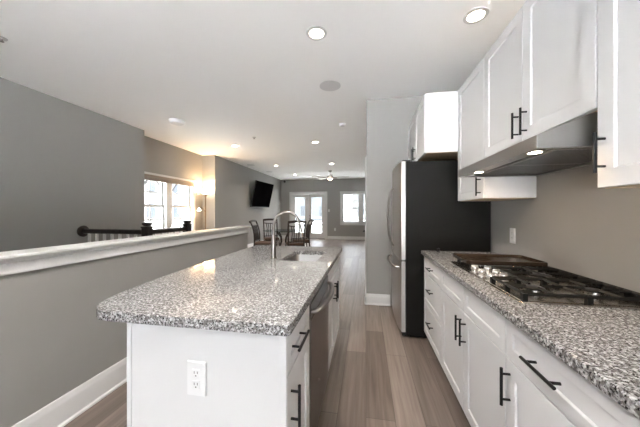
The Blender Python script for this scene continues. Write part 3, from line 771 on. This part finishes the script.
# ------------------------------------------------------------------ floor lamp
lx, ly = -4.27, 6.38
t = thing('floor_lamp', 'lit bronze torchiere floor lamp with a reading arm in the corner by the window', 'floor lamp', (lx, ly, 0))
bm = new(); lathe(bm, [(.001, 0), (.13, 0), (.13, .015), (.06, .03), (.015, .045), (.001, .045)], (lx, ly, 0), 28); obj('base', bm, 'bronze', t)
bm = new(); tube(bm, [(lx, ly, .04), (lx, ly, 1.76)], .012, 10); lathe(bm, [(.001, 1.70), (.02, 1.71), (.035, 1.76), (.03, 1.775), (.001, 1.775)], (lx, ly, 0), 20); obj('pole', bm, 'bronze', t)
bm = new(); lathe(bm, [(.02, 1.772), (.06, 1.785), (.10, 1.82), (.125, 1.865), (.120, 1.865), (.095, 1.824), (.055, 1.792), (.02, 1.780)], (lx, ly, 0), 32); obj('glass_bowl', bm, 'bowl', t)
bm = new(); tube(bm, [(lx, ly, 1.30), (lx-.02, ly-.10, 1.40), (lx-.03, ly-.19, 1.43), (lx-.03, ly-.23, 1.40)], .008, 8); ar = obj('reading_arm', bm, 'bronze', t)
bm = new(); lathe(bm, [(.015, 0), (.02, -.02), (.05, -.075), (.046, -.075), (.016, -.022), (.012, -.002)], (lx-.03, ly-.235, 1.405), 24); obj('reading_shade', bm, 'bowl', ar)
for z, e in ((1.90, 13), (1.30, 3)):
    l = bpy.data.lights.new('lamp_light', 'POINT'); l.energy = e; l.color = (1, .66, .36); l.shadow_soft_size = .04
    lo = bpy.data.objects.new('lamp_light', l); COL.objects.link(lo); lo.parent = t
    lo.location = (0, 0, z) if z > 1.5 else (-.03, -.235, z)

# ------------------------------------------------------------------ dining set
tx, ty = -2.42, 7.45
t = thing('dining_table', 'round glass-top dining table on a dark scrolled metal base', 'table', (tx, ty, 0))
bm = new(); lathe(bm, [(.001, .74), (.60, .74), (.606, .746), (.60, .752), (.001, .752)], (tx, ty, 0), 56); obj('table_top', bm, 'tableglass', t)
bm = new(); lathe(bm, [(.20, .715), (.24, .715), (.24, .7395), (.20, .7395)], (tx, ty, 0), 32); obj('support_ring', bm, 'chair', t)
for k in range(4):
    a = PI/4+k*PI/2+.2
    P = [(.42, .012), (.40, .03), (.30, .12), (.16, .28), (.09, .42), (.11, .56), (.19, .66), (.24, .722)]
    bm = new(); tube(bm, [(tx+math.cos(a)*r_, ty+math.sin(a)*r_, z_) for r_, z_ in P], .02, 10); lg = obj('leg', bm, 'chair', t)
    bm = new(); tube(bm, [(tx+math.cos(a)*(.27+.06*math.cos(q*.6)*(1-q/14)), ty+math.sin(a)*(.27+.06*math.cos(q*.6)*(1-q/14)), .40+.06*math.sin(q*.6)*(1-q/14)) for q in range(13)], .010, 8); obj('scroll', bm, 'chrome', lg)
GC = 'dining chairs around the glass table'
def make_chair(label):
    t = thing('dining_chair', label, 'chair', (0, 0, 0), GC, world=False)     # faces +X
    def bx(x): return x
    bm = new(); prism(bm, rrect(-.20, .23, -.22, .22, .04), 2, .425, .485); obj('seat', bm, 'cushion', t, .015)
    bm = new(); 
    for a, b in (((-.20, -.20), (.21, -.21)), ((.21, -.21), (.21, .21)), ((.21, .21), (-.20, .20)), ((-.20, .20), (-.20, -.20))):
        tube(bm, [(a[0], a[1], .412), (b[0], b[1], .412)], .018, 8)
    obj('seat_frame', bm, 'chair', t)
    for s in (-1, 1):
        bm = new(); tube(bm, [(.21, s*.21, .42), (.215, s*.215, .2), (.225, s*.22, .0)], [.021, .019, .015], 8); obj('leg', bm, 'chair', t)
        bm = new(); tube(bm, [(-.27, s*.205, 0), (-.225, s*.205, .22), (-.205, s*.205, .42)], [.016, .020, .022], 8); obj('leg', bm, 'chair', t)
    def back(z): 
        s = (z-.42)/.62; return -.205 - .03*s - .075*s*s*s - .02*math.sin(PI*s)*-1
    for s in (-1, 1):
        bm = new(); tube(bm, [(back(.42+.62*k/8), s*(.205+.015*(k/8)), .42+.62*k/8) for k in range(9)], .021, 8)
        obj('back_post', bm, 'chair', t)
    bm = new()
    tube(bm, [(back(1.04)-.012*math.cos(q*PI/2/4*0), .235*q/4, 1.035+.02*(1-(q/4)**2)) for q in range(-4, 5)], .027, 8, .8, 1.2)
    tube(bm, [(back(.95), .21*q/4, .945-.02*(1-(q/4)**2)) for q in range(-4, 5)], .014, 8)
    obj('crest_rail', bm, 'chair', t)
    for k in range(-2, 3):
        bm = new(); tube(bm, [(back(.50+.44*j/6)-.005, .072*k*(1-.25*math.sin(PI*j/6)), .50+.44*j/6) for j in range(7)], .012, 6); obj('slat', bm, 'chair', t)
    bm = new(); tube(bm, [(back(.52), -.2, .52), (back(.52), .2, .52)], .015, 8); obj('lower_rail', bm, 'chair', t)
    bm = new(); tube(bm, [(-.22, -.205, .24), (-.22, .205, .24)], .009, 6)
    for s in (-1, 1): tube(bm, [(-.22, s*.205, .2), (.215, s*.215, .2)], .009, 6)
    obj('stretcher', bm, 'chair', t)
    return t
chairs = [((-2.76, 6.78), 4, 'dark dining chair on the left of the glass table, seen from its side, brown seat'),
          ((-2.97, 7.9), -62, 'dark dining chair behind the glass table with its slatted back to the television wall'),
          ((-1.88, 6.75), 116, 'dark slat-back dining chair in front of the glass table, back to the camera'),
          ((-1.90, 7.5), 205, 'dark dining chair on the right of the glass table, in front of the french doors')]
ch0 = None
for (x, y), rz, lab in chairs:
    if ch0 is None: c_ = ch0 = make_chair(lab)
    else:
        c_ = copy_tree(ch0); c_['label'] = lab
    c_.location = (x, y, 0); c_.rotation_euler = (0, 0, math.radians(rz))

t = thing('cardboard_box', 'small white box on the floor beyond the island, under the right dining chair', 'box', (-2.06, 9.18, 0))
bm = new(); box(bm, -2.14, -1.98, 9.12, 9.24, 0, .15); obj('body', bm, 'paper', t, .003)
bm = new(); box(bm, -2.144, -1.976, 9.116, 9.244, .15, .17); obj('lid', bm, 'paper', t, .003)

# ------------------------------------------------------------------ outside
def ground(name, bm, m):
    o = obj(name, bm, m); o['kind'] = 'structure'
bm = new(); box(bm, -90, 90, -90, 1, -.6, -.15); ground('ground_outside', bm, 'bounce_ground')  # unseen front ground, acts as a reflector for the ceiling
bm = new(); box(bm, -90, 90, 1, 120, -.6, -.15); ground('ground_yard', bm, 'yard')
def house(label, x, y, wx, wy, h, m, face):
    t = thing('house', label, 'house', (x, y, -.15), 'houses seen through the windows')
    bm = new(); box(bm, x-wx/2, x+wx/2, y-wy/2, y+wy/2, -.15, h); obj('walls', bm, m, t)
    bm = new()
    if face[1]: prism(bm, [(y-wy/2-.4, h), (y+wy/2+.4, h), (y, h+wy*.32)], 0, x-wx/2-.3, x+wx/2+.3)
    else: prism(bm, [(x-wx/2-.4, h), (x+wx/2+.4, h), (x, h+wx*.32)], 1, y-wy/2-.3, y+wy/2+.3)
    obj('roof', bm, 'roof', t)
    for fl in range(int(h/2.8)):
        for k in range(4):
            bm = new(); z0 = .7+fl*2.8
            if face[1]:
                xx = x-wx/2+wx*(k+.5)/4; yy = y+face[1]*wy/2; box(bm, xx-.55, xx+.55, yy-.06, yy+.06, z0, z0+1.5)
            else:
                yy = y-wy/2+wy*(k+.5)/4; xx = x+face[0]*wx/2; box(bm, xx-.06, xx+.06, yy-.55, yy+.55, z0, z0+1.5)
            obj('window', bm, 'winext', t)
house('pale blue-grey house beyond the french doors', -11, 44, 12, 9, 5.8, 'siding', (0, -1))
house('cream house beyond the back window', 4, 52, 13, 9, 5.8, 'siding2', (0, -1))
house('pale house beyond the left window', -27, 26, 9, 15, 7.6, 'siding2', (1, 0))
house('blue-grey house beyond the left window, nearer the street', -24, 9, 9, 14, 7.6, 'siding', (1, 0))
def tree(label, x, y, h, seed):
    rnd = random.Random(seed)
    t = thing('bare_tree', label, 'tree', (x, y, -.15), 'bare winter trees outside')
    bm = new(); tube(bm, [(x, y, -.15), (x+.05, y, h*.3), (x, y+.05, h*.5)], [h*.022, h*.017, h*.012], 8); obj('trunk', bm, 'bark', t)
    bm = new()
    def br(p, d, L, r_, n):
        q = p + d*L; tube(bm, [p, (p+q)/2+Vector((rnd.uniform(-.05,.05),)*3)*L, q], [r_, r_*.8, r_*.55], 5)
        if n:
            for _ in range(3):
                dd = (d + Vector((rnd.uniform(-.8,.8), rnd.uniform(-.8,.8), rnd.uniform(-.2,.6)))).normalized(); br(p+d*L*rnd.uniform(.5, 1), dd, L*.68, r_*.55, n-1)
    for k in range(6):
        a = k*1.05; br(Vector((x, y, h*(.28+.035*k))), Vector((math.cos(a)*.7, math.sin(a)*.7, .8)).normalized(), h*.26, h*.009, 3)
    obj('branches', bm, 'bark', t)
tree('bare tree outside the left window, behind its left sashes', -14, 13.5, 7, 1)
tree('bare tree outside the left window, behind its right sashes', -17, 19.5, 8, 2)
tree('bare tree outside the french doors', -7.0, 30, 7, 3)
tree('bare tree outside the back window', .3, 27, 7, 4)
t = thing('yard_fence', 'low white fence across the back yard', 'fence', (-2, 22, -.15))
for k in range(9):
    bm = new(); x = -14+3*k; box(bm, x-.06, x+.06, 21.94, 22.06, -.15, 1.0); obj('post', bm, 'fence', t)
bm = new()
for z in (.15, .45, .75): box(bm, -14, 10, 21.98, 22.02, z, z+.14)
obj('rail', bm, 'fence', t)
